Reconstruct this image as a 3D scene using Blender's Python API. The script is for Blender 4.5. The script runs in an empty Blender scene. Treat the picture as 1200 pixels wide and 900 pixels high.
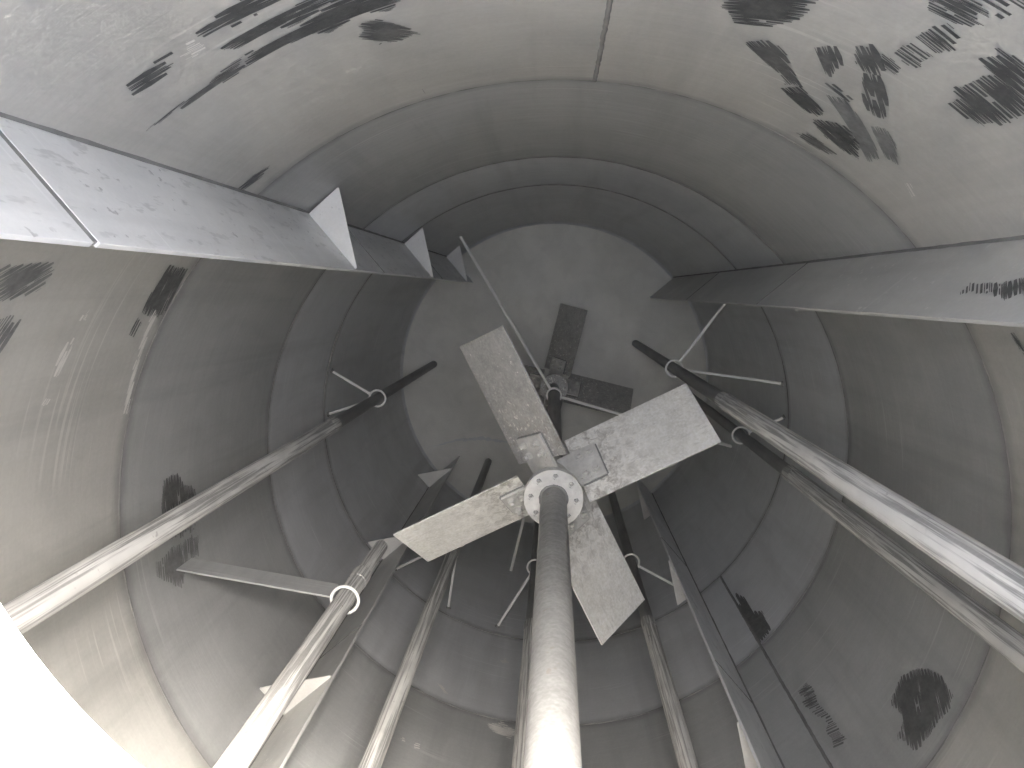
import bpy, math, random
from mathutils import Vector, Matrix
random.seed(7)
SC = bpy.context.scene
COL = SC.collection
rad = math.radians

# ---------------------------------------------------------------- camera
cam_d = bpy.data.cameras.new("camera")
cam = bpy.data.objects.new("camera", cam_d)
COL.objects.link(cam)
cam_d.sensor_width = 36.0
cam_d.lens = 25.5
cam_d.clip_start = 0.02
cam_d.clip_end = 200.0
cam.matrix_world = Matrix(((0.9983, -0.0074, 0.0575, 0.0105),
                           (0.0, 0.9918, 0.1274, 0.846),
                           (-0.0580, -0.1272, 0.9902, 7.034),
                           (0, 0, 0, 1)))
SC.camera = cam

# ---------------------------------------------------------------- daylight
SUN_EL, SUN_AZ = rad(28), rad(66)         # veiled sun beyond the upper right corner of the picture
world = bpy.data.worlds.new("World")
SC.world = world
world.use_nodes = True
wn = world.node_tree.nodes
wl = world.node_tree.links
bg = wn["Background"]
sky = wn.new("ShaderNodeTexSky")
sky.sky_type = 'NISHITA'
sky.sun_disc = False
sky.sun_elevation = SUN_EL
sky.sun_rotation = math.pi / 2 - SUN_AZ
sky.dust_density = 10.0
sky.air_density = 0.6
sky.ozone_density = 1.0
hs = wn.new("ShaderNodeHueSaturation")          # hazy, nearly white sky
hs.inputs["Saturation"].default_value = 0.55
wl.new(sky.outputs[0], hs.inputs["Color"])
wl.new(hs.outputs[0], bg.inputs[0])
bg.inputs[1].default_value = 0.15

sun_d = bpy.data.lights.new("sun", 'SUN')
sun_d.energy = 0.5
sun_d.angle = rad(36)
sun_d.color = (1.0, 0.98, 0.93)
sun = bpy.data.objects.new("sun", sun_d)
COL.objects.link(sun)
sd = Vector((math.cos(SUN_EL) * math.cos(SUN_AZ), math.cos(SUN_EL) * math.sin(SUN_AZ), math.sin(SUN_EL)))
sun.rotation_euler = sd.to_track_quat('Z', 'Y').to_euler()
sun.location = (0, 0, 12)

SC.view_settings.view_transform = 'Standard'
SC.view_settings.look = 'None'
SC.view_settings.exposure = 5.92
SC.view_settings.gamma = 1.0
SC.view_settings.use_curve_mapping = False
SC.render.engine = 'CYCLES'
SC.cycles.use_denoising = True
SC.cycles.use_adaptive_sampling = True
SC.cycles.adaptive_threshold = 0.03
SC.cycles.max_bounces = 9
SC.cycles.diffuse_bounces = 8
SC.cycles.glossy_bounces = 6
SC.cycles.caustics_reflective = True
SC.cycles.sample_clamp_indirect = 0.0
SC.cycles.blur_glossy = 0.6

R = 1.5            # tank radius
TOP = 6.56         # underside of the roof
MH = (0.012, 0.836)
MHR = 0.45
# daylight portal in the manhole: gives off no light, it only guides the sampling of the sky
pd = bpy.data.lights.new("manhole_portal", 'AREA')
pd.shape = 'DISK'
pd.size = 2 * MHR
pd.cycles.is_portal = True
po = bpy.data.objects.new("manhole_portal", pd)
COL.objects.link(po)
po.location = (MH[0], MH[1], TOP + 0.06)

# ---------------------------------------------------------------- helpers
def mesh(name, verts, faces, smooth=False):
    m = bpy.data.meshes.new(name)
    m.from_pydata(verts, [], faces)
    m.update()
    if smooth:
        m.polygons.foreach_set("use_smooth", [True] * len(m.polygons))
    return m

def ob(name, me, mat=None, parent=None, loc=None, rz=None):
    o = bpy.data.objects.new(name, me)
    COL.objects.link(o)
    if mat is not None and not me.materials:
        me.materials.append(mat)
    if parent is not None:
        o.parent = parent
    if loc is not None:
        o.location = loc
    if rz is not None:
        o.rotation_euler = (0, 0, rz)
    return o

def thing(name, label, cat, loc=(0, 0, 0), rz=0, group=None):
    o = bpy.data.objects.new(name, None)
    COL.objects.link(o)
    o.empty_display_size = 0.1
    o.location = loc
    o.rotation_euler = (0, 0, rz)
    o["label"] = label
    o["category"] = cat
    if group:
        o["group"] = group
    return o

def bevel(o, w=0.0015, seg=2):
    b = o.modifiers.new("bevel", 'BEVEL')
    b.width = w
    b.segments = seg
    b.limit_method = 'ANGLE'
    b.angle_limit = rad(35)
    return o

class MB:
    def __init__(s):
        s.v = []; s.f = []
    def box(s, x0, x1, y0, y1, z0, z1):
        n = len(s.v)
        s.v += [(x, y, z) for z in (z0, z1) for y in (y0, y1) for x in (x0, x1)]
        s.f += [tuple(n + i for i in q) for q in ((0, 2, 3, 1), (4, 5, 7, 6), (0, 1, 5, 4), (2, 6, 7, 3), (0, 4, 6, 2), (1, 3, 7, 5))]
        return s
    def prism(s, pts, z0, z1):
        n = len(s.v); k = len(pts)
        s.v += [(x, y, z0) for x, y in pts] + [(x, y, z1) for x, y in pts]
        s.f.append(tuple(n + i for i in reversed(range(k))))
        s.f.append(tuple(n + k + i for i in range(k)))
        s.f += [(n + i, n + (i + 1) % k, n + k + (i + 1) % k, n + k + i) for i in range(k)]
        return s
    def rod(s, a, b, r, seg=12, caps=True, r2=None, rings=1, wob=0.0):
        a = Vector(a); b = Vector(b); r2 = r if r2 is None else r2
        d = (b - a).normalized()
        u = d.orthogonal().normalized(); w = d.cross(u)
        n = len(s.v)
        for j in range(rings + 1):
            t = j / rings; c = a.lerp(b, t); rr = r + (r2 - r) * t
            if wob and 0 < j < rings:
                c = c + u * random.uniform(-wob, wob) + w * random.uniform(-wob, wob)
            for i in range(seg):
                an = 2 * math.pi * i / seg
                s.v.append(tuple(c + (u * math.cos(an) + w * math.sin(an)) * rr))
        for j in range(rings):
            for i in range(seg):
                i2 = (i + 1) % seg
                s.f.append((n + j * seg + i, n + j * seg + i2, n + (j + 1) * seg + i2, n + (j + 1) * seg + i))
        if caps:
            s.f.append(tuple(n + i for i in reversed(range(seg))))
            s.f.append(tuple(n + rings * seg + i for i in range(seg)))
        return s
    def lathe(s, prof, seg=48, closed=False, c=(0, 0)):
        n = len(s.v); k = len(prof)
        for i in range(seg):
            an = 2 * math.pi * i / seg
            for r, z in prof:
                s.v.append((c[0] + r * math.cos(an), c[1] + r * math.sin(an), z))
        for i in range(seg):
            i2 = (i + 1) % seg
            for j in range(k if closed else k - 1):
                j2 = (j + 1) % k
                s.f.append((n + i * k + j, n + i2 * k + j, n + i2 * k + j2, n + i * k + j2))
        return s
    def torus(s, Rm, r, z=0, seg=40, sub=10, c=(0, 0), jit=0.0):
        n = len(s.v)
        for i in range(seg):
            an = 2 * math.pi * i / seg
            rr = r * (1 + random.uniform(-jit, jit))
            for j in range(sub):
                t = 2 * math.pi * j / sub
                q = Rm + rr * math.cos(t)
                s.v.append((c[0] + q * math.cos(an), c[1] + q * math.sin(an), z + rr * math.sin(t)))
        for i in range(seg):
            i2 = (i + 1) % seg
            for j in range(sub):
                j2 = (j + 1) % sub
                s.f.append((n + i * sub + j, n + i2 * sub + j, n + i2 * sub + j2, n + i * sub + j2))
        return s
    def tri(s, M):
        s.v = [tuple(M @ Vector(q)) for q in s.v]
        return s
    def me(s, name, smooth=False):
        return mesh(name, s.v, s.f, smooth)

def smooth_by_angle(o, a=35):
    me = o.data
    me.polygons.foreach_set("use_smooth", [True] * len(me.polygons))
    me.set_sharp_from_angle(angle=rad(a))
    return o

# ---------------------------------------------------------------- materials
def steel(name, col, col2, metal=0.6, rough=0.5, streak=(3, 3, 45), rvar=0.06, bump=0.006,
          blotch=1.6, blotch_amt=0.08, fine_amt=0.12, drip=0.0, sc_lo=0.52, sc_hi=0.62, fleck=0.0, fleck_scale=60, fleck_col=(0.75, 0.73, 0.7, 1), seams=None, grime=0.0,
          scratch=0.0, scratch_map=(60, 60, 2), scratch_col=(0.75, 0.73, 0.68, 1)):
    m = bpy.data.materials.new(name)
    m.use_nodes = True
    nt = m.node_tree; N = nt.nodes; L = nt.links
    p = N["Principled BSDF"]
    tc = N.new("ShaderNodeTexCoord")
    def noise(scale, mapping=None, detail=6, rgh=0.6, dist=0.0):
        t = N.new("ShaderNodeTexNoise")
        t.inputs["Scale"].default_value = scale
        t.inputs["Detail"].default_value = detail
        t.inputs["Roughness"].default_value = rgh
        t.inputs["Distortion"].default_value = dist
        if mapping:
            mp = N.new("ShaderNodeMapping")
            mp.inputs["Scale"].default_value = mapping
            L.new(tc.outputs["Object"], mp.inputs[0]); L.new(mp.outputs[0], t.inputs["Vector"])
        else:
            L.new(tc.outputs["Object"], t.inputs["Vector"])
        return t.outputs["Fac"]
    def ramp(src, a, b, c0=0.0, c1=1.0):
        r = N.new("ShaderNodeMapRange")
        r.inputs["From Min"].default_value = a; r.inputs["From Max"].default_value = b
        r.inputs["To Min"].default_value = c0; r.inputs["To Max"].default_value = c1
        L.new(src, r.inputs["Value"])
        return r.outputs["Result"]
    def mix(fac, A, B, mode='MIX'):
        x = N.new("ShaderNodeMix"); x.data_type = 'RGBA'; x.blend_type = mode
        for s_, i in ((fac, 0), (A, 6), (B, 7)):
            if hasattr(s_, "links"):
                L.new(s_, x.inputs[i])
            elif i == 0:
                x.inputs[0].default_value = s_
            else:
                x.inputs[i].default_value = s_ if len(s_) == 4 else (*s_, 1)
        return x.outputs[2]
    big = ramp(noise(blotch, None, 4, 0.55, 0.4), 0.33, 0.68)
    stk = ramp(noise(1.0, streak, 3, 0.65), 0.3, 0.7)
    fine = noise(90, None, 1, 0.6)
    c = mix(big, col, col2)
    a = N.new("ShaderNodeMath"); a.operation = 'MULTIPLY'; a.inputs[1].default_value = blotch_amt
    L.new(stk, a.inputs[0])
    c = mix(a.outputs[0], c, tuple(q * 0.62 for q in col))
    c = mix(ramp(fine, 0.35, 0.75, 0, fine_amt), c, tuple(min(1, q * 1.35) for q in col2))
    c = mix(ramp(noise(5.5, (1, 1, 0.55), 4, 0.6, 0.8), 0.45, 0.75, 0, 0.35), c, tuple(q * 0.78 for q in col))
    if drip:       # runs down the plate and long wipe marks round it
        c = mix(ramp(noise(1.0, (7, 7, 0.5), 4, 0.6, 0.3), 0.5, 0.72, 0, drip), c, tuple(q * 0.7 for q in col))
        wm = N.new("ShaderNodeMath"); wm.operation = 'MULTIPLY'
        L.new(ramp(noise(1.0, (1.2, 1.2, 70), 2, 0.5), 0.62, 0.68, 0, drip * 0.7), wm.inputs[0])
        L.new(ramp(noise(2.3, None, 2, 0.5), 0.5, 0.62), wm.inputs[1])
        c = mix(wm.outputs[0], c, tuple(min(1, q * 1.45) for q in col2))
    if scratch:
        sc = ramp(noise(1.0, scratch_map, 3, 0.7), sc_lo, sc_hi, 0, scratch)
        sc2 = ramp(noise(4.0, None, 3, 0.6), 0.2, 0.55, 0.35, 1.0)
        mm = N.new("ShaderNodeMath"); mm.operation = 'MULTIPLY'
        L.new(sc, mm.inputs[0]); L.new(sc2, mm.inputs[1])
        c = mix(mm.outputs[0], c, scratch_col)
    if fleck:
        fk = ramp(noise(fleck_scale, None, 2, 0.5), 0.66, 0.70, 0, fleck)
        fk2 = ramp(noise(5.0, None, 3, 0.6), 0.48, 0.6)
        mm = N.new("ShaderNodeMath"); mm.operation = 'MULTIPLY'
        L.new(fk, mm.inputs[0]); L.new(fk2, mm.inputs[1])
        c = mix(mm.outputs[0], c, fleck_col)
    if grime:      # caked residue round the bolted end of a blade
        gx = N.new("ShaderNodeSeparateXYZ"); L.new(tc.outputs["Object"], gx.inputs[0])
        gm = N.new("ShaderNodeMath"); gm.operation = 'MULTIPLY'
        L.new(ramp(gx.outputs[0], 0.22, 0.5, grime, 0.0), gm.inputs[0])
        L.new(ramp(noise(22.0, None, 5, 0.7, 0.6), 0.46, 0.60), gm.inputs[1])
        c = mix(gm.outputs[0], c, (0.30, 0.275, 0.235))
        gm2 = N.new("ShaderNodeMath"); gm2.operation = 'MULTIPLY'
        L.new(ramp(gx.outputs[0], 0.25, 0.62, 1.0, 0.15), gm2.inputs[0])
        L.new(ramp(noise(31.0, (1, 1.7, 1), 4, 0.7, 0.5), 0.58, 0.66), gm2.inputs[1])
        c = mix(gm2.outputs[0], c, (0.80, 0.78, 0.72))
    if seams:      # heat tint left beside the welds at these heights
        sp = N.new("ShaderNodeSeparateXYZ"); L.new(tc.outputs["Object"], sp.inputs[0])
        wob = ramp(noise(6.0, None, 3, 0.6), 0.2, 0.8, -0.02, 0.02)
        zz = N.new("ShaderNodeMath"); zz.operation = 'ADD'
        L.new(sp.outputs[2], zz.inputs[0]); L.new(wob, zz.inputs[1])
        for sz in seams:
            s1 = N.new("ShaderNodeMath"); s1.operation = 'SUBTRACT'; s1.inputs[1].default_value = sz
            s2 = N.new("ShaderNodeMath"); s2.operation = 'ABSOLUTE'
            L.new(zz.outputs[0], s1.inputs[0]); L.new(s1.outputs[0], s2.inputs[0])
            c = mix(ramp(s2.outputs[0], 0.012, 0.05, 0.35, 0.0), c, (0.10, 0.09, 0.085))
    L.new(c, p.inputs["Base Color"])
    p.inputs["Metallic"].default_value = metal
    L.new(ramp(stk, 0, 1, rough - rvar, rough + rvar), p.inputs["Roughness"])
    b = N.new("ShaderNodeBump")
    b.inputs["Strength"].default_value = 0.35
    b.inputs["Distance"].default_value = bump
    bb = N.new("ShaderNodeMath"); bb.operation = 'MULTIPLY_ADD'; bb.inputs[1].default_value = 0.15
    L.new(stk, bb.inputs[0]); L.new(noise(2.2, None, 2, 0.4), bb.inputs[2])
    L.new(bb.outputs[0], b.inputs["Height"])
    L.new(b.outputs[0], p.inputs["Normal"])
    return m

SEAMS = (2.40, 3.35, 4.67)
M_TOP = steel("steel_top_course", (0.432, 0.424, 0.392), (0.515, 0.506, 0.468), 0.25, 0.52, seams=(4.67,), drip=0.45)
M_C3 = steel("steel_third_course", (0.365, 0.367, 0.355), (0.435, 0.438, 0.424), 0.25, 0.5, seams=SEAMS, drip=0.45)
M_C2 = steel("steel_second_course", (0.54, 0.545, 0.545), (0.61, 0.615, 0.614), 0.25, 0.48, seams=SEAMS, drip=0.4)
M_C1 = steel("steel_bottom_course", (0.54, 0.545, 0.545), (0.61, 0.615, 0.614), 0.25, 0.48, seams=(2.4,), drip=0.4)
M_FLOOR = steel("steel_floor", (0.64, 0.628, 0.58), (0.75, 0.738, 0.685), 0.2, 0.6, (2.5, 2.5, 2.5), 0.06, 0.003, 1.3, 0.25, drip=0.0)
M_BAF = steel("steel_baffle", (0.52, 0.515, 0.495), (0.62, 0.615, 0.59), 0.3, 0.42, (3, 30, 3), fleck=0.8, fleck_scale=45, drip=0.3)
M_BAF1 = steel("lit_steel_baffle", (0.70, 0.705, 0.70), (0.82, 0.825, 0.82), 0.25, 0.42, (3, 30, 3), fleck=0.9, fleck_scale=45, fleck_col=(0.42, 0.42, 0.42, 1), drip=0.4,  # paler copy of the baffle steel; light on these plates is put into the colour
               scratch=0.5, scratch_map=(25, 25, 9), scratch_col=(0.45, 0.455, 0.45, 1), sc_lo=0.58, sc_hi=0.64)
M_GUS = steel("steel_gusset", (0.70, 0.685, 0.64), (0.80, 0.785, 0.74), 0.15, 0.55, fleck=0.5, fleck_col=(0.4, 0.38, 0.35, 1), blotch_amt=0.2)
M_PIPE = steel("scaled_pipe", (0.25, 0.245, 0.23), (0.40, 0.39, 0.37), 0.2, 0.6, (40, 40, 1.5), scratch=0.95, scratch_map=(75, 75, 1.6), scratch_col=(0.62, 0.61, 0.575, 1), blotch_amt=0.5,
               sc_lo=0.44, sc_hi=0.54, fleck=0.6, fleck_scale=30, fleck_col=(0.2, 0.18, 0.16, 1))
M_PIPE2 = steel("bare_pipe", (0.20, 0.197, 0.188), (0.28, 0.277, 0.265), 0.5, 0.42, (30, 30, 3))
M_SHAFT = steel("shaft_steel", (0.215, 0.212, 0.202), (0.29, 0.287, 0.273), 0.3, 0.45, (8, 8, 30), fleck=0.7, fleck_scale=30, fleck_col=(0.22, 0.18, 0.15, 1), blotch_amt=0.4, fine_amt=0.4)
M_BLADE = steel("blade_steel", (0.68, 0.665, 0.61), (0.82, 0.803, 0.745), 0.2, 0.5, (20, 20, 20), fleck=0.7, fleck_scale=55, blotch_amt=0.3, fine_amt=0.45, blotch=4,
                scratch=0.35, scratch_map=(14, 50, 14), scratch_col=(0.42, 0.40, 0.37, 1), sc_lo=0.56, sc_hi=0.66, grime=0.75)
M_BLADE2 = steel("dark_blade_steel", (0.33, 0.325, 0.31), (0.48, 0.475, 0.455), 0.25, 0.5, (20, 20, 20), fleck=1.0, fleck_scale=38, blotch_amt=0.4, blotch=5, fine_amt=0.4, grime=0.5)  # darker version of the blade steel, with pale flecks and residue near the hub
M_HUB = steel("hub_steel", (0.50, 0.49, 0.46), (0.66, 0.65, 0.61), 0.2, 0.5, (20, 20, 20), fleck=0.8, fleck_scale=70, fleck_col=(0.3, 0.28, 0.25, 1), blotch_amt=0.4, blotch=9)
M_ROD = steel("rod_steel", (0.86, 0.85, 0.81), (0.92, 0.91, 0.87), 0.1, 0.45, (20, 20, 20))
M_WELD = steel("weld_steel", (0.17, 0.168, 0.16), (0.26, 0.257, 0.245), 0.15, 0.7, (40, 40, 40), blotch=6)
M_ROOF = steel("roof_steel", (0.62, 0.615, 0.6), (0.68, 0.675, 0.66), 0.2, 0.5)

def stain_mat(name, a, b, rough):
    return steel(name, a, b, 0.45, rough, (30, 30, 30), 0.1, 0.01, 14, 0.5)
M_STAIN = [stain_mat("dark_stain", (0.105, 0.106, 0.102), (0.15, 0.15, 0.145), 0.5),
           stain_mat("grey_stain", (0.15, 0.15, 0.145), (0.20, 0.20, 0.193), 0.5),
           stain_mat("faint_stain", (0.24, 0.24, 0.233), (0.29, 0.29, 0.28), 0.5)]
M_CHALK = steel("white_scuff", (0.62, 0.60, 0.56), (0.75, 0.73, 0.68), 0.1, 0.7, (30, 30, 30))

# ---------------------------------------------------------------- the tank itself
def structure(name):
    o = bpy.data.objects.new(name, None)
    COL.objects.link(o)
    o["kind"] = "structure"
    return o

wall = structure("tank_wall")
SEG = 160
def course(z0, z1, mat, r):
    b = MB()
    nz = max(2, int((z1 - z0) / 0.12))
    prof = [(r, z0 + (z1 - z0) * j / nz) for j in range(nz + 1)] + [(r + 0.012, z1), (r + 0.012, z0)]
    b.lathe(prof, SEG, True)
    b.f = [tuple(reversed(q)) for q in b.f]
    o = ob("shell_course", b.me("shell_course"), mat, wall)
    smooth_by_angle(o)
    return o
course(-0.02, 2.40, M_C1, R)
course(2.4, 3.35, M_C2, R + 0.0015)
course(3.35, 4.67, M_C3, R)
course(4.67, TOP - 0.001, M_TOP, R - 0.002)
for z in SEAMS:
    b = MB().torus(R + 0.0012, 0.0046, z, 240, 8, jit=0.25)
    ob("weld_seam", b.me("weld_seam", True), M_WELD, wall)
for ang, z0, z1 in ((85.0, 4.675, TOP - 0.01), (-42.3, 2.41, 4.66), (60.0, 3.36, 4.66), (-10, 2.41, 3.34), (150, 3.36, 4.66)):
    a = rad(ang)
    b = MB()
    b.rod((R * math.cos(a), R * math.sin(a), z0), (R * math.cos(a), R * math.sin(a), z1), 0.0075, 8, rings=int((z1 - z0) / 0.02), wob=0.0012)
    if ang in (85.0, -42.3):
        ob("vertical_weld", b.me("vertical_weld", True), M_WELD, wall)

flo = ob("tank_floor", None if False else MB().lathe([(0.0005, 0.0), (0.4, 0.0), (0.8, 0.0), (1.2, 0.0), (R - 0.002, 0.0), (R - 0.002, -0.012), (0.0005, -0.012)], SEG, True).me("tank_floor"), M_FLOOR)
flo.data.polygons.foreach_set("use_smooth", [False] * len(flo.data.polygons))
flo["kind"] = "structure"
b = MB().lathe([(R - 0.0005, 0.022), (R - 0.008, 0.014), (R - 0.016, 0.005), (R - 0.024, 0.0005)], SEG)
ob("floor_weld", b.me("floor_weld", True), M_C1, flo)

# roof with the manhole opening
b = MB()
n = 96
ring_in = [(MH[0] + (MHR + 0.003) * math.cos(2 * math.pi * i / n), MH[1] + (MHR + 0.003) * math.sin(2 * math.pi * i / n)) for i in range(n)]
ring_out = [(1.54 * math.cos(2 * math.pi * i / n), 1.54 * math.sin(2 * math.pi * i / n)) for i in range(n)]
for z in (TOP, TOP + 0.01):
    for q in ring_in: b.v.append((q[0], q[1], z))
    for q in ring_out: b.v.append((q[0], q[1], z))
for i in range(n):
    j = (i + 1) % n
    b.f += [(i, n + i, n + j, j), (2 * n + i, 2 * n + j, 3 * n + j, 3 * n + i), (n + i, 3 * n + i, 3 * n + j, n + j), (i, j, 2 * n + j, 2 * n + i)]
roof = ob("tank_roof", b.me("tank_roof"), M_ROOF)
roof["kind"] = "structure"
mh = thing("manhole", "round steel manhole neck with bright sunlit rim at the lower left corner", "manhole", (MH[0], MH[1], TOP))
b = MB().lathe([(MHR, 0.0), (MHR, 0.14), (MHR + 0.006, 0.14), (MHR + 0.006, 0.011), (MHR + 0.0035, 0.011), (MHR + 0.0035, 0.0)], 128, True)
b.f = [tuple(reversed(q)) for q in b.f]
smooth_by_angle(ob("neck", b.me("neck"), M_ROOF, mh))
b = MB().lathe([(MHR + 0.007, 0.116), (MHR + 0.007, 0.138), (MHR + 0.11, 0.138), (MHR + 0.11, 0.116)], 128, True)
b.f = [tuple(reversed(q)) for q in b.f]
smooth_by_angle(ob("flange", b.me("flange"), M_ROOF, mh))
bm_ = MB().rod((0, 0, 0.10), (0, 0, 0.137), 0.012, 6).rod((0, 0, 0.137), (0, 0, 0.155), 0.017, 6).me("stud")
bm_.materials.append(M_ROD)
for i in range(20):
    a = 2 * math.pi * i / 20
    ob("stud", bm_, None, mh, ((MHR + 0.07) * math.cos(a), (MHR + 0.07) * math.sin(a), 0))

# ---------------------------------------------------------------- stains wiped on the wall
def inter(poly, v):
    xs = []
    k = len(poly)
    for i in range(k):
        (x0, y0), (x1, y1) = poly[i], poly[(i + 1) % k]
        if (y0 <= v < y1) or (y1 <= v < y0):
            xs.append(x0 + (x1 - x0) * (v - y0) / (y1 - y0))
    xs.sort()
    return [(xs[i], xs[i + 1]) for i in range(0, len(xs) - 1, 2)]

def hatch(poly, ang, width=0.005, jag=0.02):
    ca, sa = math.cos(ang), math.sin(ang)
    q = [(x * ca + z * sa, -x * sa + z * ca) for x, z in poly]
    vs = [p[1] for p in q]
    v = min(vs)
    quads = []
    drift0 = drift1 = 0.0
    while v < max(vs):
        w = width * random.choice((0.3, 0.45, 0.7, 1.0, 1.5, 1.9))
        drift0 = 0.72 * drift0 + random.uniform(-jag, jag) * (2.2 if random.random() < 0.12 else 0.55)
        drift1 = 0.72 * drift1 + random.uniform(-jag, jag) * (2.2 if random.random() < 0.12 else 0.55)
        for a, b_ in inter(q, v + w / 2):
            a += drift0; b_ += drift1
            if b_ - a < 0.004:
                continue
            segs = []
            if b_ - a > 0.05 and random.random() < 0.10:      # a missed spot in the stroke
                g = random.uniform(a + 0.2 * (b_ - a), b_ - 0.2 * (b_ - a)); gl = random.uniform(0.008, 0.03)
                segs = [(a, g - gl / 2), (g + gl / 2, b_)]
            else:
                segs = [(a, b_)]
            for s0, s1 in segs:
                if s1 - s0 < 0.003:
                    continue
                k = max(1, int((s1 - s0) / 0.03))
                for j in range(k):
                    u0 = s0 + (s1 - s0) * j / k; u1 = s0 + (s1 - s0) * (j + 1) / k
                    t0 = 0.25 if j == 0 else 0.0; t1 = 0.25 if j == k - 1 else 0.0
                    quads.append([(u0, v + w * t0), (u1, v + w * t1), (u1, v + w * (1 - t1)), (u0, v + w * (1 - t0))])
        v += w
    return [[(u * ca - vv * sa, u * sa + vv * ca) for u, vv in qd] for qd in quads]

def stain(poly, ang, tone, width=0.010, jag=0.009, mat=None, name="dark_stain"):
    b = MB()
    for qd in hatch(poly, ang, width, jag):
        n_ = len(b.v)
        for s_, z in qd:
            r = R - (0.0035 if z > 4.67 else 0.0015)
            b.v.append((r * math.cos(s_ / R), r * math.sin(s_ / R), z))
        b.f.append((n_ + 3, n_ + 2, n_ + 1, n_))
    if b.f:
        m = mat or M_STAIN[0 if tone < 0.12 else (1 if tone < 0.38 else 2)]
        ob(name, b.me(name), m, wall)

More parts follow.
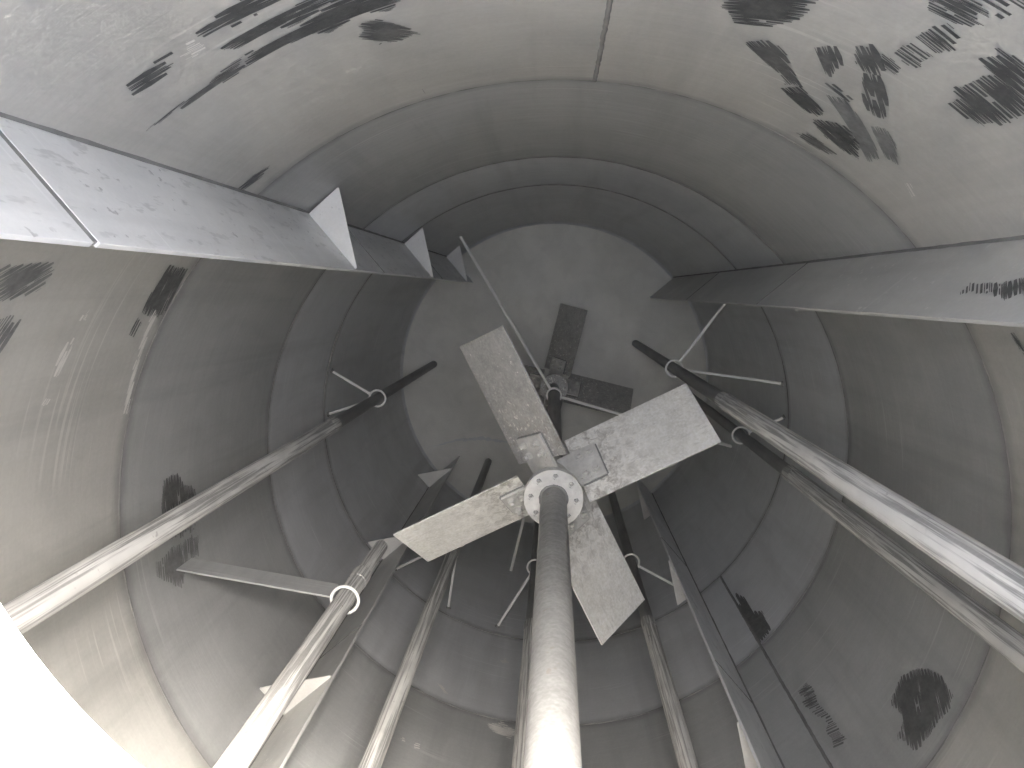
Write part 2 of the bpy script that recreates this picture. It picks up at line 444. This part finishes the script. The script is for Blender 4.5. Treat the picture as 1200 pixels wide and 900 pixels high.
STAINS = [
    (0.1,-3.0,[(3.244,5.599),(3.221,5.609),(3.173,5.602),(3.138,5.608),(3.123,5.594),(3.165,5.548),(3.203,5.544),(3.253,5.545)]),
    (0.05,-3.12,[(3.014,5.62),(2.97,5.631),(2.937,5.643),(2.863,5.57),(2.944,5.568),(2.989,5.558),(3.009,5.587),(3.045,5.575),(3.061,5.607)]),
    (0.05,3.08,[(3.061,5.523),(2.985,5.53),(2.923,5.527),(2.843,5.544),(2.801,5.507),(2.866,5.467),(2.923,5.456),(2.943,5.479),(3.036,5.476)]),
    (0.0,3.08,[(2.801,5.507),(2.672,5.424),(2.714,5.367),(2.761,5.393),(2.803,5.389),(2.86,5.361),(2.898,5.396),(2.98,5.393),(3.074,5.389),(3.033,5.444),(2.985,5.439),(2.93,5.438),(2.861,5.463)]),
    (0.35,3.11,[(3.074,5.389),(3.099,5.38),(3.148,5.391),(3.252,5.398),(3.327,5.419),(3.284,5.416),(3.149,5.413),(3.088,5.438),(3.039,5.442)]),
    (0.3,-2.28,[(2.791,5.348),(2.751,5.355),(2.708,5.28),(2.677,5.203),(2.727,5.192),(2.777,5.211),(2.803,5.276)]),
    (0.15,-2.88,[(3.398,4.822),(3.33,4.823),(3.269,4.798),(3.303,4.765),(3.373,4.778),(3.406,4.784)]),
    (0.0,-1.96,[(3.416,4.793),(3.395,4.785),(3.404,4.712),(3.424,4.73)]),
    (0.25,3.01,[(3.72,4.826),(3.718,4.701),(3.783,4.687),(3.908,4.676),(3.916,4.711),(3.889,4.826),(3.845,4.834)]),
    (0.25,-3.1,[(3.975,4.838),(3.908,4.835),(3.922,4.791),(3.983,4.804)]),
    (0.6,-2.27,[(3.748,5.507),(3.724,5.344),(3.811,5.331),(3.835,5.414),(3.834,5.453)]),
    (0.6,-2.91,[(3.886,5.423),(3.885,5.343),(3.997,5.366)]),
    (0.0,2.68,[(1.988,5.366),(1.979,5.421),(1.829,5.529),(1.815,5.474),(1.823,5.417),(1.858,5.351),(1.877,5.318),(1.937,5.297),(1.95,5.328)]),
    (0.15,-2.39,[(1.892,5.2),(1.875,5.25),(1.85,5.268),(1.799,5.233),(1.758,5.153),(1.708,5.093),(1.738,5.049),(1.767,5.1),(1.821,5.132)]),
    (0.1,-2.58,[(1.744,5.025),(1.706,5.081),(1.586,4.987),(1.599,4.942),(1.656,4.946),(1.707,4.982)]),
    (0.0,-2.78,[(1.608,4.913),(1.575,4.962),(1.534,4.995),(1.467,4.943),(1.43,4.858),(1.466,4.836),(1.536,4.852)]),
    (0.2,3.09,[(1.593,4.761),(1.587,4.81),(1.52,4.797),(1.477,4.789),(1.481,4.751),(1.536,4.729)]),
    (0.3,-2.17,[(1.766,5.316),(1.734,5.365),(1.702,5.333),(1.672,5.271),(1.672,5.205),(1.695,5.212),(1.72,5.255)]),
    (0.15,-2.78,[(1.676,5.164),(1.642,5.182),(1.584,5.148),(1.569,5.137),(1.606,5.132)]),
    (0.5,-2.39,[(1.644,5.104),(1.615,5.138),(1.552,5.096),(1.447,5.0),(1.397,4.941),(1.412,4.888),(1.51,4.961)]),
    (0.25,-2.3,[(1.695,5.403),(1.675,5.433),(1.648,5.413),(1.609,5.362),(1.606,5.33),(1.64,5.308),(1.681,5.343)]),
    (0.25,-2.21,[(1.636,5.3),(1.607,5.334),(1.558,5.273),(1.51,5.188),(1.504,5.15),(1.534,5.135),(1.585,5.2)]),
    (0.55,-2.4,[(1.504,5.077),(1.479,5.119),(1.421,5.076),(1.361,4.986),(1.401,4.964),(1.459,5.032)]),
    (0.0,-2.84,[(1.64,5.413),(1.621,5.419),(1.585,5.401),(1.585,5.364),(1.605,5.362)]),
    (0.05,-2.97,[(1.637,5.449),(1.623,5.509),(1.578,5.507),(1.568,5.434),(1.594,5.426)]),
    (0.05,-2.88,[(1.63,5.524),(1.629,5.605),(1.616,5.627),(1.586,5.613),(1.575,5.588),(1.586,5.524)]),
    (0.1,3.09,[(1.667,5.632),(1.676,5.676),(1.63,5.727),(1.59,5.709),(1.588,5.656),(1.613,5.631),(1.636,5.626)]),
    (0.1,-3.12,[(1.627,5.731),(1.577,5.791),(1.559,5.767),(1.581,5.76),(1.573,5.716)]),
    (0.1,-3.05,[(1.496,5.435),(1.49,5.466),(1.48,5.564),(1.523,5.576),(1.521,5.644),(1.465,5.647),(1.365,5.524),(1.372,5.464),(1.37,5.4),(1.412,5.382),(1.458,5.381),(1.469,5.432)]),
    (0.15,2.09,[(8.672,4.327),(8.774,4.319),(8.859,4.389),(8.888,4.504),(8.868,4.605),(8.798,4.605),(8.696,4.593),(8.625,4.57),(8.602,4.47),(8.669,4.454)]),
    (0.15,0.45,[(8.352,3.842),(8.413,3.843),(8.425,3.909),(8.42,4.004),(8.424,4.124),(8.429,4.287),(8.373,4.273),(8.38,4.108)]),
    (0.35,1.58,[(8.344,2.719),(8.381,2.843),(8.385,3.037),(8.428,3.107),(8.406,3.318),(8.325,3.323),(8.306,3.137)]),
    (0.35,-0.1,[(4.597,4.381),(4.592,4.278),(4.653,4.224),(4.696,4.135),(4.75,4.127),(4.735,4.286),(4.751,4.347),(4.719,4.405)]),
    (0.4,0.06,[(4.774,4.339),(4.773,4.16),(4.84,4.139),(4.854,4.209),(4.856,4.326),(4.831,4.377)]),
    (0.4,0.21,[(4.893,4.487),(4.883,4.321),(4.896,4.15),(4.972,4.181),(4.971,4.287),(5.049,4.353),(4.977,4.44),(4.941,4.492)]),
    (0.15,2.79,[(0.765,4.881),(0.761,4.906),(0.713,4.92),(0.69,4.906),(0.721,4.887)]),
    (1,-2.99,[(4.084,5.128),(4.025,5.136),(3.976,5.129),(3.967,5.102),(4.016,5.092),(4.071,5.099),(4.097,5.108)]),
    (1,-2.91,[(3.937,5.109),(3.899,5.12),(3.878,5.098),(3.917,5.086)]),
    (1,-2.62,[(4.167,5.137),(4.145,5.128),(4.159,5.11),(4.177,5.123)]),
    (1,-3.07,[(3.882,4.759),(3.883,4.723),(4.011,4.722),(4.148,4.701),(4.272,4.681),(4.266,4.713),(4.129,4.73),(3.987,4.748)]),
    (1,-2.99,[(3.109,5.581),(3.081,5.603),(3.056,5.58),(3.066,5.547),(3.095,5.539)]),
    (1,0.17,[(6.739,3.423),(6.81,3.366),(6.898,3.434),(6.865,3.502),(6.782,3.483)]),
    (1,0.64,[(6.411,3.208),(6.443,3.21),(6.494,3.262),(6.47,3.278)]),
    (1,0.16,[(6.761,2.703),(6.782,2.683),(6.791,2.733),(6.77,2.752)]),
    (1,-0.29,[(6.32,3.789),(6.333,3.765),(6.348,3.788),(6.329,3.809)]),
    (1,-0.24,[(6.384,3.782),(6.403,3.762),(6.414,3.794),(6.395,3.814)]),
    (1,-2.62,[(1.304,4.929),(1.298,4.954),(1.256,4.92),(1.255,4.894)]),
    (0.5,-1.57,[(2.486,4.872),(2.481,4.863),(2.479,4.772),(2.485,4.766)]),
    (0.5,-1.58,[(2.758,4.85),(2.753,4.845),(2.749,4.74),(2.754,4.745)]),
]

for tone, ang, poly in STAINS:
    if tone > 0.9:
        stain(poly, ang, tone, 0.008, 0.012, M_CHALK, "pale_scuff")
    else:
        stain(poly, ang, tone)

# ---------------------------------------------------------------- baffles
PANELS = ((0.02, 1.95), (1.95, 3.70), (3.70, 5.81), (5.825, 6.45))
panel_me = []
for z0, z1 in PANELS:
    panel_me.append(MB().box(-0.295, -0.0045, -0.006, 0.006, z0 + 0.001, z1 - 0.001).me("panel"))
    panel_me[-1].materials.append(M_BAF)
bead_me = []
for sy in (-1, 1):
    b = MB(); n_ = 120
    for i in range(n_ + 1):
        z = 0.03 + (6.15 - 0.03) * i / n_
        w = 0.006 * random.uniform(0.8, 1.2)
        b.v += [(-0.002, sy * (0.0065 + w), z), (-0.004 - w, sy * 0.0065, z)]
    for i in range(n_):
        q = (2 * i, 2 * i + 1, 2 * i + 3, 2 * i + 2)
        b.f.append(q if sy > 0 else tuple(reversed(q)))
    bead_me.append(b.me("weld_bead", True)); bead_me[-1].materials.append(M_WELD)
jb = []
for z in (1.95, 3.70):
    b = MB()
    for sy in (-1, 1):
        b.rod((-0.292, sy * 0.006, z), (-0.008, sy * 0.006, z), 0.003, 6, rings=24, wob=0.0006)
    jb.append(b.me("panel_weld", True)); jb[-1].materials.append(M_WELD)
jb.append(MB().box(-0.290, -0.006, -0.0045, 0.0045, 5.8092, 5.8258).me("panel_weld")); jb[-1].materials.append(M_WELD)
dl = rad(-6.3)
gpts = [(-0.012, -0.0075), (-0.290, -0.0075), (-0.290, -0.016), (R * (math.cos(dl) - 1) - 0.006, R * math.sin(dl)), (R * (math.cos(dl) - 1) - 0.002, R * math.sin(dl) + 0.004)]
gus_me = MB().prism(list(reversed(gpts)), -0.008, 0.0).me("gusset")
gus_me.materials.append(M_GUS)
def baffle(ang, label, rows=(0.55, 2.37, 4.19), mat=None):
    a = rad(ang)
    t = thing("baffle", label, "baffle", (R * math.cos(a), R * math.sin(a), 0), a, "baffles welded to the tank wall")
    for m in panel_me:
        if mat:
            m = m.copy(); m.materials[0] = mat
        bevel(ob("panel", m, None, t), 0.0012)
    for m in bead_me: ob("weld_bead", m, None, t)
    for m in jb: ob("panel_weld", m, None, t)
    for z in rows:
        bevel(ob("gusset", gus_me, None, t, (0, 0, z)), 0.001)
    return t
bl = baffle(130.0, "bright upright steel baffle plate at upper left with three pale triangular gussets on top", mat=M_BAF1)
br = baffle(40.3, "dull upright steel baffle plate at upper right with a dark scratch patch near its edge")
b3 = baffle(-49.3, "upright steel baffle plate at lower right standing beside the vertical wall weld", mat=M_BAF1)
b4 = baffle(-139.5, "upright steel baffle plate at lower left behind the short pipe, two pale gussets showing")

BS = [(-0.219, 5.222), (-0.172, 5.213), (-0.17, 5.256), (-0.174, 5.334), (-0.164, 5.413), (-0.203, 5.464), (-0.22, 5.427), (-0.229, 5.386), (-0.215, 5.363), (-0.212, 5.301), (-0.203, 5.256)]
b = MB()
for qd in hatch(BS, 2.2, 0.006, 0.012):
    n_ = len(b.v)
    b.v += [(x, 0.0068, z) for x, z in qd]
    b.f.append((n_ + 3, n_ + 2, n_ + 1, n_))
ob("dark_stain", b.me("dark_stain"), M_STAIN[0], br)

# ---------------------------------------------------------------- pipes
def pipe(xy, z_end, label, joint=3.3, r=0.038, r2=0.034, low=None):
    t = thing("dip_pipe", label, "pipe", (xy[0], xy[1], z_end), 0, "vertical dip pipes along the tank wall")
    h = -z_end
    o = ob("upper_section", MB().rod((0, 0, h + joint), (0, 0, h + TOP - 0.002), r, 32, rings=24).me("upper_section"), M_PIPE, t); smooth_by_angle(o)
    o = ob("coupling", MB().rod((0, 0, h + joint - 0.05), (0, 0, h + joint + 0.045), r + 0.0025, 32).me("coupling"), M_PIPE, t); smooth_by_angle(o); bevel(o, 0.003)
    b = MB().lathe([(r2, h + joint - 0.03), (r2, 0.0), (r2 - 0.004, 0.0), (r2 - 0.004, 0.15)], 32)
    b.f = [tuple(reversed(q)) for q in b.f]
    o = ob("lower_section", b.me("lower_section"), low or M_PIPE2, t); smooth_by_angle(o)
    return t
P1 = (0.786, 0.349); P2 = (1.225, -0.083); P3 = (-1.158, 0.138); P4 = (-0.802, -0.357)
P5 = (-0.629, -0.825); P6 = (0.545, -0.985); P7 = (-0.106, -1.019)
pipe(P1, 0.07, "thicker looking right hand pipe, the nearer of the pair crossing the right side", 3.75)
pipe(P2, 0.07, "pipe directly below the nearer right hand pipe, close to the right wall", 3.36)
pipe(P3, 0.06, "lone scratched pipe along the left wall, running to the lower left rim", 3.33)
pipe(P4, 3.76, "short pale pipe at lower left ending above the triangular gusset", 4.15, 0.038, 0.031, M_PIPE)
pipe(P5, 0.06, "thin streaked pipe between the short pale pipe and the agitator shaft", 2.6)
pipe(P6, 0.06, "pipe standing right of the shaft between the lower blade and the baffle", 3.2)
pipe(P7, 0.06, "pipe almost hidden behind the left edge of the agitator shaft", 3.2)

ring_me = MB().torus(0.054, 0.0065, 0, 40, 10).me("ring", True)
ring_me.materials.append(M_ROD)
def bracket(P, z, ends, label, flat=False):
    t = thing("pipe_bracket", label, "bracket", (P[0], P[1], z), 0, "pipe brackets fixed to the wall")
    ob("ring", ring_me, None, t)
    for e in ends:
        a = rad(e)
        w = Vector((R * math.cos(a) - P[0], R * math.sin(a) - P[1], 0))
        d = w.normalized()
        if flat:
            n_ = Vector((-d.y, d.x, 0)) * 0.004
            s = d * 0.056
            b = MB()
            for q in (s, w - d * 0.002):
                for sg in (-1, 1):
                    for zz in (-0.12, 0.0):
                        c = q + n_ * sg
                        b.v.append((c.x, c.y, zz))
            b.f = [(0, 1, 3, 2), (4, 6, 7, 5), (0, 4, 5, 1), (2, 3, 7, 6), (1, 5, 7, 3), (0, 2, 6, 4)]
            bevel(ob("flat_bar", b.me("flat_bar"), M_C3, t), 0.0015)
        else:
            o = ob("rod", MB().rod(d * 0.058, w - d * 0.001, 0.009, 12).me("rod"), M_ROD, t); smooth_by_angle(o)
            o = ob("weld_fillet", MB().rod(w - d * 0.016, w - d * 0.001, 0.0105, 12, True, 0.019).me("weld_fillet"), M_WELD, t); smooth_by_angle(o)
            o = ob("weld_fillet", MB().rod(d * 0.052, d * 0.068, 0.0125, 10, True, 0.0105).me("weld_fillet"), M_ROD, t); smooth_by_angle(o)
    return t
bracket(P1, 2.33, (9.8, 37.2), "two rod bracket round the nearer right hand pipe, over the floor edge")
bracket(P2, 2.33, (1.5, -9.5), "rod bracket round the pipe close to the right wall, behind the nearer pipe")
bracket(P3, 2.33, (167.6, 179.0), "rod bracket round the left wall pipe, beside the floor edge")
bracket(P4, 4.36, (-170.4,), "bracket with long flat bar reaching from the left wall to the short pale pipe", True)
bracket(P5, 2.31, (-118.0, -135.5), "rod bracket round the thin streaked pipe, mostly under the left blade")
bracket(P6, 2.25, (-52.2, -71.0), "rod bracket beside the tip of the lower blade, right of the shaft")
bracket(P7, 2.30, (-104.2, -88.0), "rod bracket peeping out left of the agitator shaft")

# ---------------------------------------------------------------- agitator
AX, AY = 0.013, 0.0
ag = thing("agitator", "tall agitator with bright steel shaft and two four bladed impellers in the middle", "agitator", (AX, AY, 0))
o = ob("shaft", MB().rod((0, 0, 4.13), (0, 0, TOP + 0.3), 0.053, 48, rings=20).me("shaft"), M_SHAFT, ag); smooth_by_angle(o)
o = ob("shaft_weld", MB().torus(0.0545, 0.006, 4.1425, 48, 8, jit=0.2).me("shaft_weld", True), M_WELD, ag)
o = ob("lower_shaft", MB().rod((0, 0, 0.30), (0, 0, 3.80), 0.047, 40, rings=20).me("lower_shaft"), M_PIPE2, ag); smooth_by_angle(o)

# blade: local x radial, pitched 45 degrees about x
PITCH = rad(-46)
RT, W = 0.725, 0.346
blade_me = MB().box(0.115, RT, -W / 2, W / 2, -0.004, 0.004).me("blade"); blade_me.materials.append(M_BLADE)
dark_blade_me = MB().box(0.115, RT, -W / 2, W / 2, -0.004, 0.004).me("blade"); dark_blade_me.materials.append(M_BLADE2)
lug_me = MB().box(0.05, 0.235, -0.085, 0.085, 0.0045, 0.0215).me("lug"); lug_me.materials.append(M_HUB)
hex_me = MB().rod((0, 0, 0.0216), (0, 0, 0.025), 0.022, 16).rod((0, 0, 0.0251), (0, 0, 0.041), 0.0175, 6).rod((0, 0, 0.041), (0, 0, 0.055), 0.010, 10).rod((0, 0, -0.02), (0, 0, -0.005), 0.014, 6).me("bolt"); hex_me.materials.append(M_HUB)
wash_me = MB().rod((0, 0, 0), (0, 0, 0.016), 0.0125, 6).rod((0, 0, 0.016), (0, 0, 0.024), 0.007, 8).me("flange_bolt"); wash_me.materials.append(M_PIPE)
hubm = MB().rod((0, 0, -0.17), (0, 0, 0.225), 0.082, 48).me("hub"); hubm.materials.append(M_HUB)
flm = MB().lathe([(0.0005, 0.27), (0.122, 0.27), (0.122, 0.249), (0.117, 0.2475), (0.122, 0.246), (0.122, 0.222), (0.0005, 0.222)], 64)
flm.f = [tuple(reversed(q)) for q in flm.f]
flm = flm.me("coupling_flange"); flm.materials.append(M_HUB)
lw = MB().rod((0.237, -0.083, 0.0055), (0.237, 0.083, 0.0055), 0.005, 8, rings=14, wob=0.0012)
lw.rod((0.120, 0.087, 0.0055), (0.235, 0.087, 0.0055), 0.005, 8, rings=10, wob=0.0012).rod((0.120, -0.087, 0.0055), (0.235, -0.087, 0.0055), 0.005, 8, rings=10, wob=0.0012)
lw_me = lw.me("lug_weld", True); lw_me.materials.append(M_WELD)
def impeller(zc, phi):
    im = bpy.data.objects.new("impeller", None); COL.objects.link(im)
    im.parent = ag; im.location = (0, 0, zc); im.rotation_euler = (0, 0, rad(phi))
    hm, fm = hubm, flm
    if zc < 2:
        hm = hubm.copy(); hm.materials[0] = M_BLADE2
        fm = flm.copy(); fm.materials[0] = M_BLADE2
    smooth_by_angle(ob("hub", hm, None, im))
    smooth_by_angle(ob("coupling_flange", fm, None, im))
    for i in range(8):
        a = 2 * math.pi * (i + 0.3) / 8
        ob("flange_bolt", wash_me, None, im, (0.094 * math.cos(a), 0.094 * math.sin(a), 0.2702))
    for k in range(4):
        wb = ob("lug_weld", lw_me, None, im); wb.matrix_local = Matrix.Rotation(k * math.pi / 2, 4, 'Z') @ Matrix.Rotation(PITCH, 4, 'X')
        Mk = Matrix.Rotation(k * math.pi / 2, 4, 'Z') @ Matrix.Rotation(PITCH, 4, 'X')
        for nm, m in (("blade", blade_me), ("lug", lug_me)):
            o = ob(nm, dark_blade_me if (nm == "blade" and (k == 1 or zc < 2)) else m, None, im); o.matrix_local = Mk; bevel(o, 0.0015)
        for (x, y) in ((0.150, -0.048), (0.150, 0.048), (0.202, -0.048), (0.202, 0.048)):
            o = ob("bolt", hex_me, None, im); o.matrix_local = Mk @ Matrix.Translation((x, y, 0))
    return im
impeller(3.87, 26.5)
impeller(0.45, -13.8)
# steady bearing low on the shaft
sb = thing("steady_bearing", "slim ring and three long rods steadying the shaft above the lower impeller", "bearing", (AX, AY, 1.15))
o = ob("ring", MB().lathe([(0.052, -0.03), (0.052, 0.03), (0.064, 0.03), (0.064, -0.03)], 40, True).me("ring"), M_ROD, sb)
o.data.polygons.foreach_set("flip", []) if False else None
smooth_by_angle(o)
for e in ((-0.757, 1.283, 1.06), (-0.334, -1.462, 1.26), (1.447, -0.40, 1.20)):
    w = Vector(e) - Vector((AX, AY, 1.15))
    d = Vector((w.x, w.y, 0)).normalized()
    o = ob("rod", MB().rod(d * 0.062, w, 0.0125, 12).me("rod"), M_ROD, sb); smooth_by_angle(o)

# ---------------------------------------------------------------- residue on the floor and little chips
def floor_streak(path, w, mat, z):
    bb = MB()
    for i, (x, y) in enumerate(path):
        j = min(i + 1, len(path) - 1); k = max(i - 1, 0)
        d = Vector((path[j][0] - path[k][0], path[j][1] - path[k][1], 0)).normalized()
        n_ = Vector((-d.y, d.x, 0))
        t = math.sin(math.pi * (i + 0.3) / (len(path) - 0.4)) * w * random.uniform(0.4, 1.2)
        o1 = random.uniform(-0.2, 0.2) * w
        bb.v += [(x + n_.x * (t + o1), y + n_.y * (t + o1), z), (x - n_.x * (t - o1), y - n_.y * (t - o1), z)]
    bb.f = [(2 * i, 2 * i + 1, 2 * i + 3, 2 * i + 2) for i in range(len(path) - 1)]
    me = bb.me("residue_streak")
    for p_ in me.polygons:
        if p_.normal.z < 0: p_.flip()
    ob("residue_streak", me, mat, flo)
def spline(pts, n_):
    out = []
    for i in range(len(pts) - 1):
        for j in range(n_):
            t = j / n_
            out.append((pts[i][0] * (1 - t) + pts[i + 1][0] * t + random.uniform(-.004, .004), pts[i][1] * (1 - t) + pts[i + 1][1] * t + random.uniform(-.004, .004)))
    return out
base = [(-1.25, -0.655), (-0.99, -0.584), (-0.735, -0.564), (-0.48, -0.60), (-0.37, -0.671)]
floor_streak(spline(base, 12), 0.012, M_CHALK, 0.001)
floor_streak(spline([(x + 0.05, y - 0.04) for x, y in base], 12), 0.02, M_C2, 0.002)
floor_streak(spline([(-1.22, -0.75), (-1.0, -0.70), (-0.75, -0.72)], 12), 0.014, M_CHALK, 0.003)
random.seed(11)
bb = MB()
spots = [(-0.72, -0.87, 0.05, 26), (-0.146, 0.13, 0.035, 22), (-0.6, -0.62, 0.12, 16), (0.2, -0.7, 0.5, 25), (-0.5, 0.2, 0.6, 20)]
for cx, cy, sp_, k in spots:
    for _ in range(k):
        x, y = random.gauss(cx, sp_), random.gauss(cy, sp_)
        if math.hypot(x, y) > 1.4: continue
        r_ = random.uniform(0.003, 0.013); a0 = random.uniform(0, 6)
        q = [(x + r_ * random.uniform(.5, 1.2) * math.cos(a0 + t), y + r_ * random.uniform(.5, 1.2) * math.sin(a0 + t)) for t in (0, 1.3, 2.5, 3.8, 5.1)]
        bb.prism(q, 0.0002, r_ * 0.5)
ch = ob("paint_chips", bb.me("paint_chips"), M_CHALK)
ch["kind"] = "stuff"; ch["label"] = "small pale chips of scale lying on the tank floor"; ch["category"] = "debris"
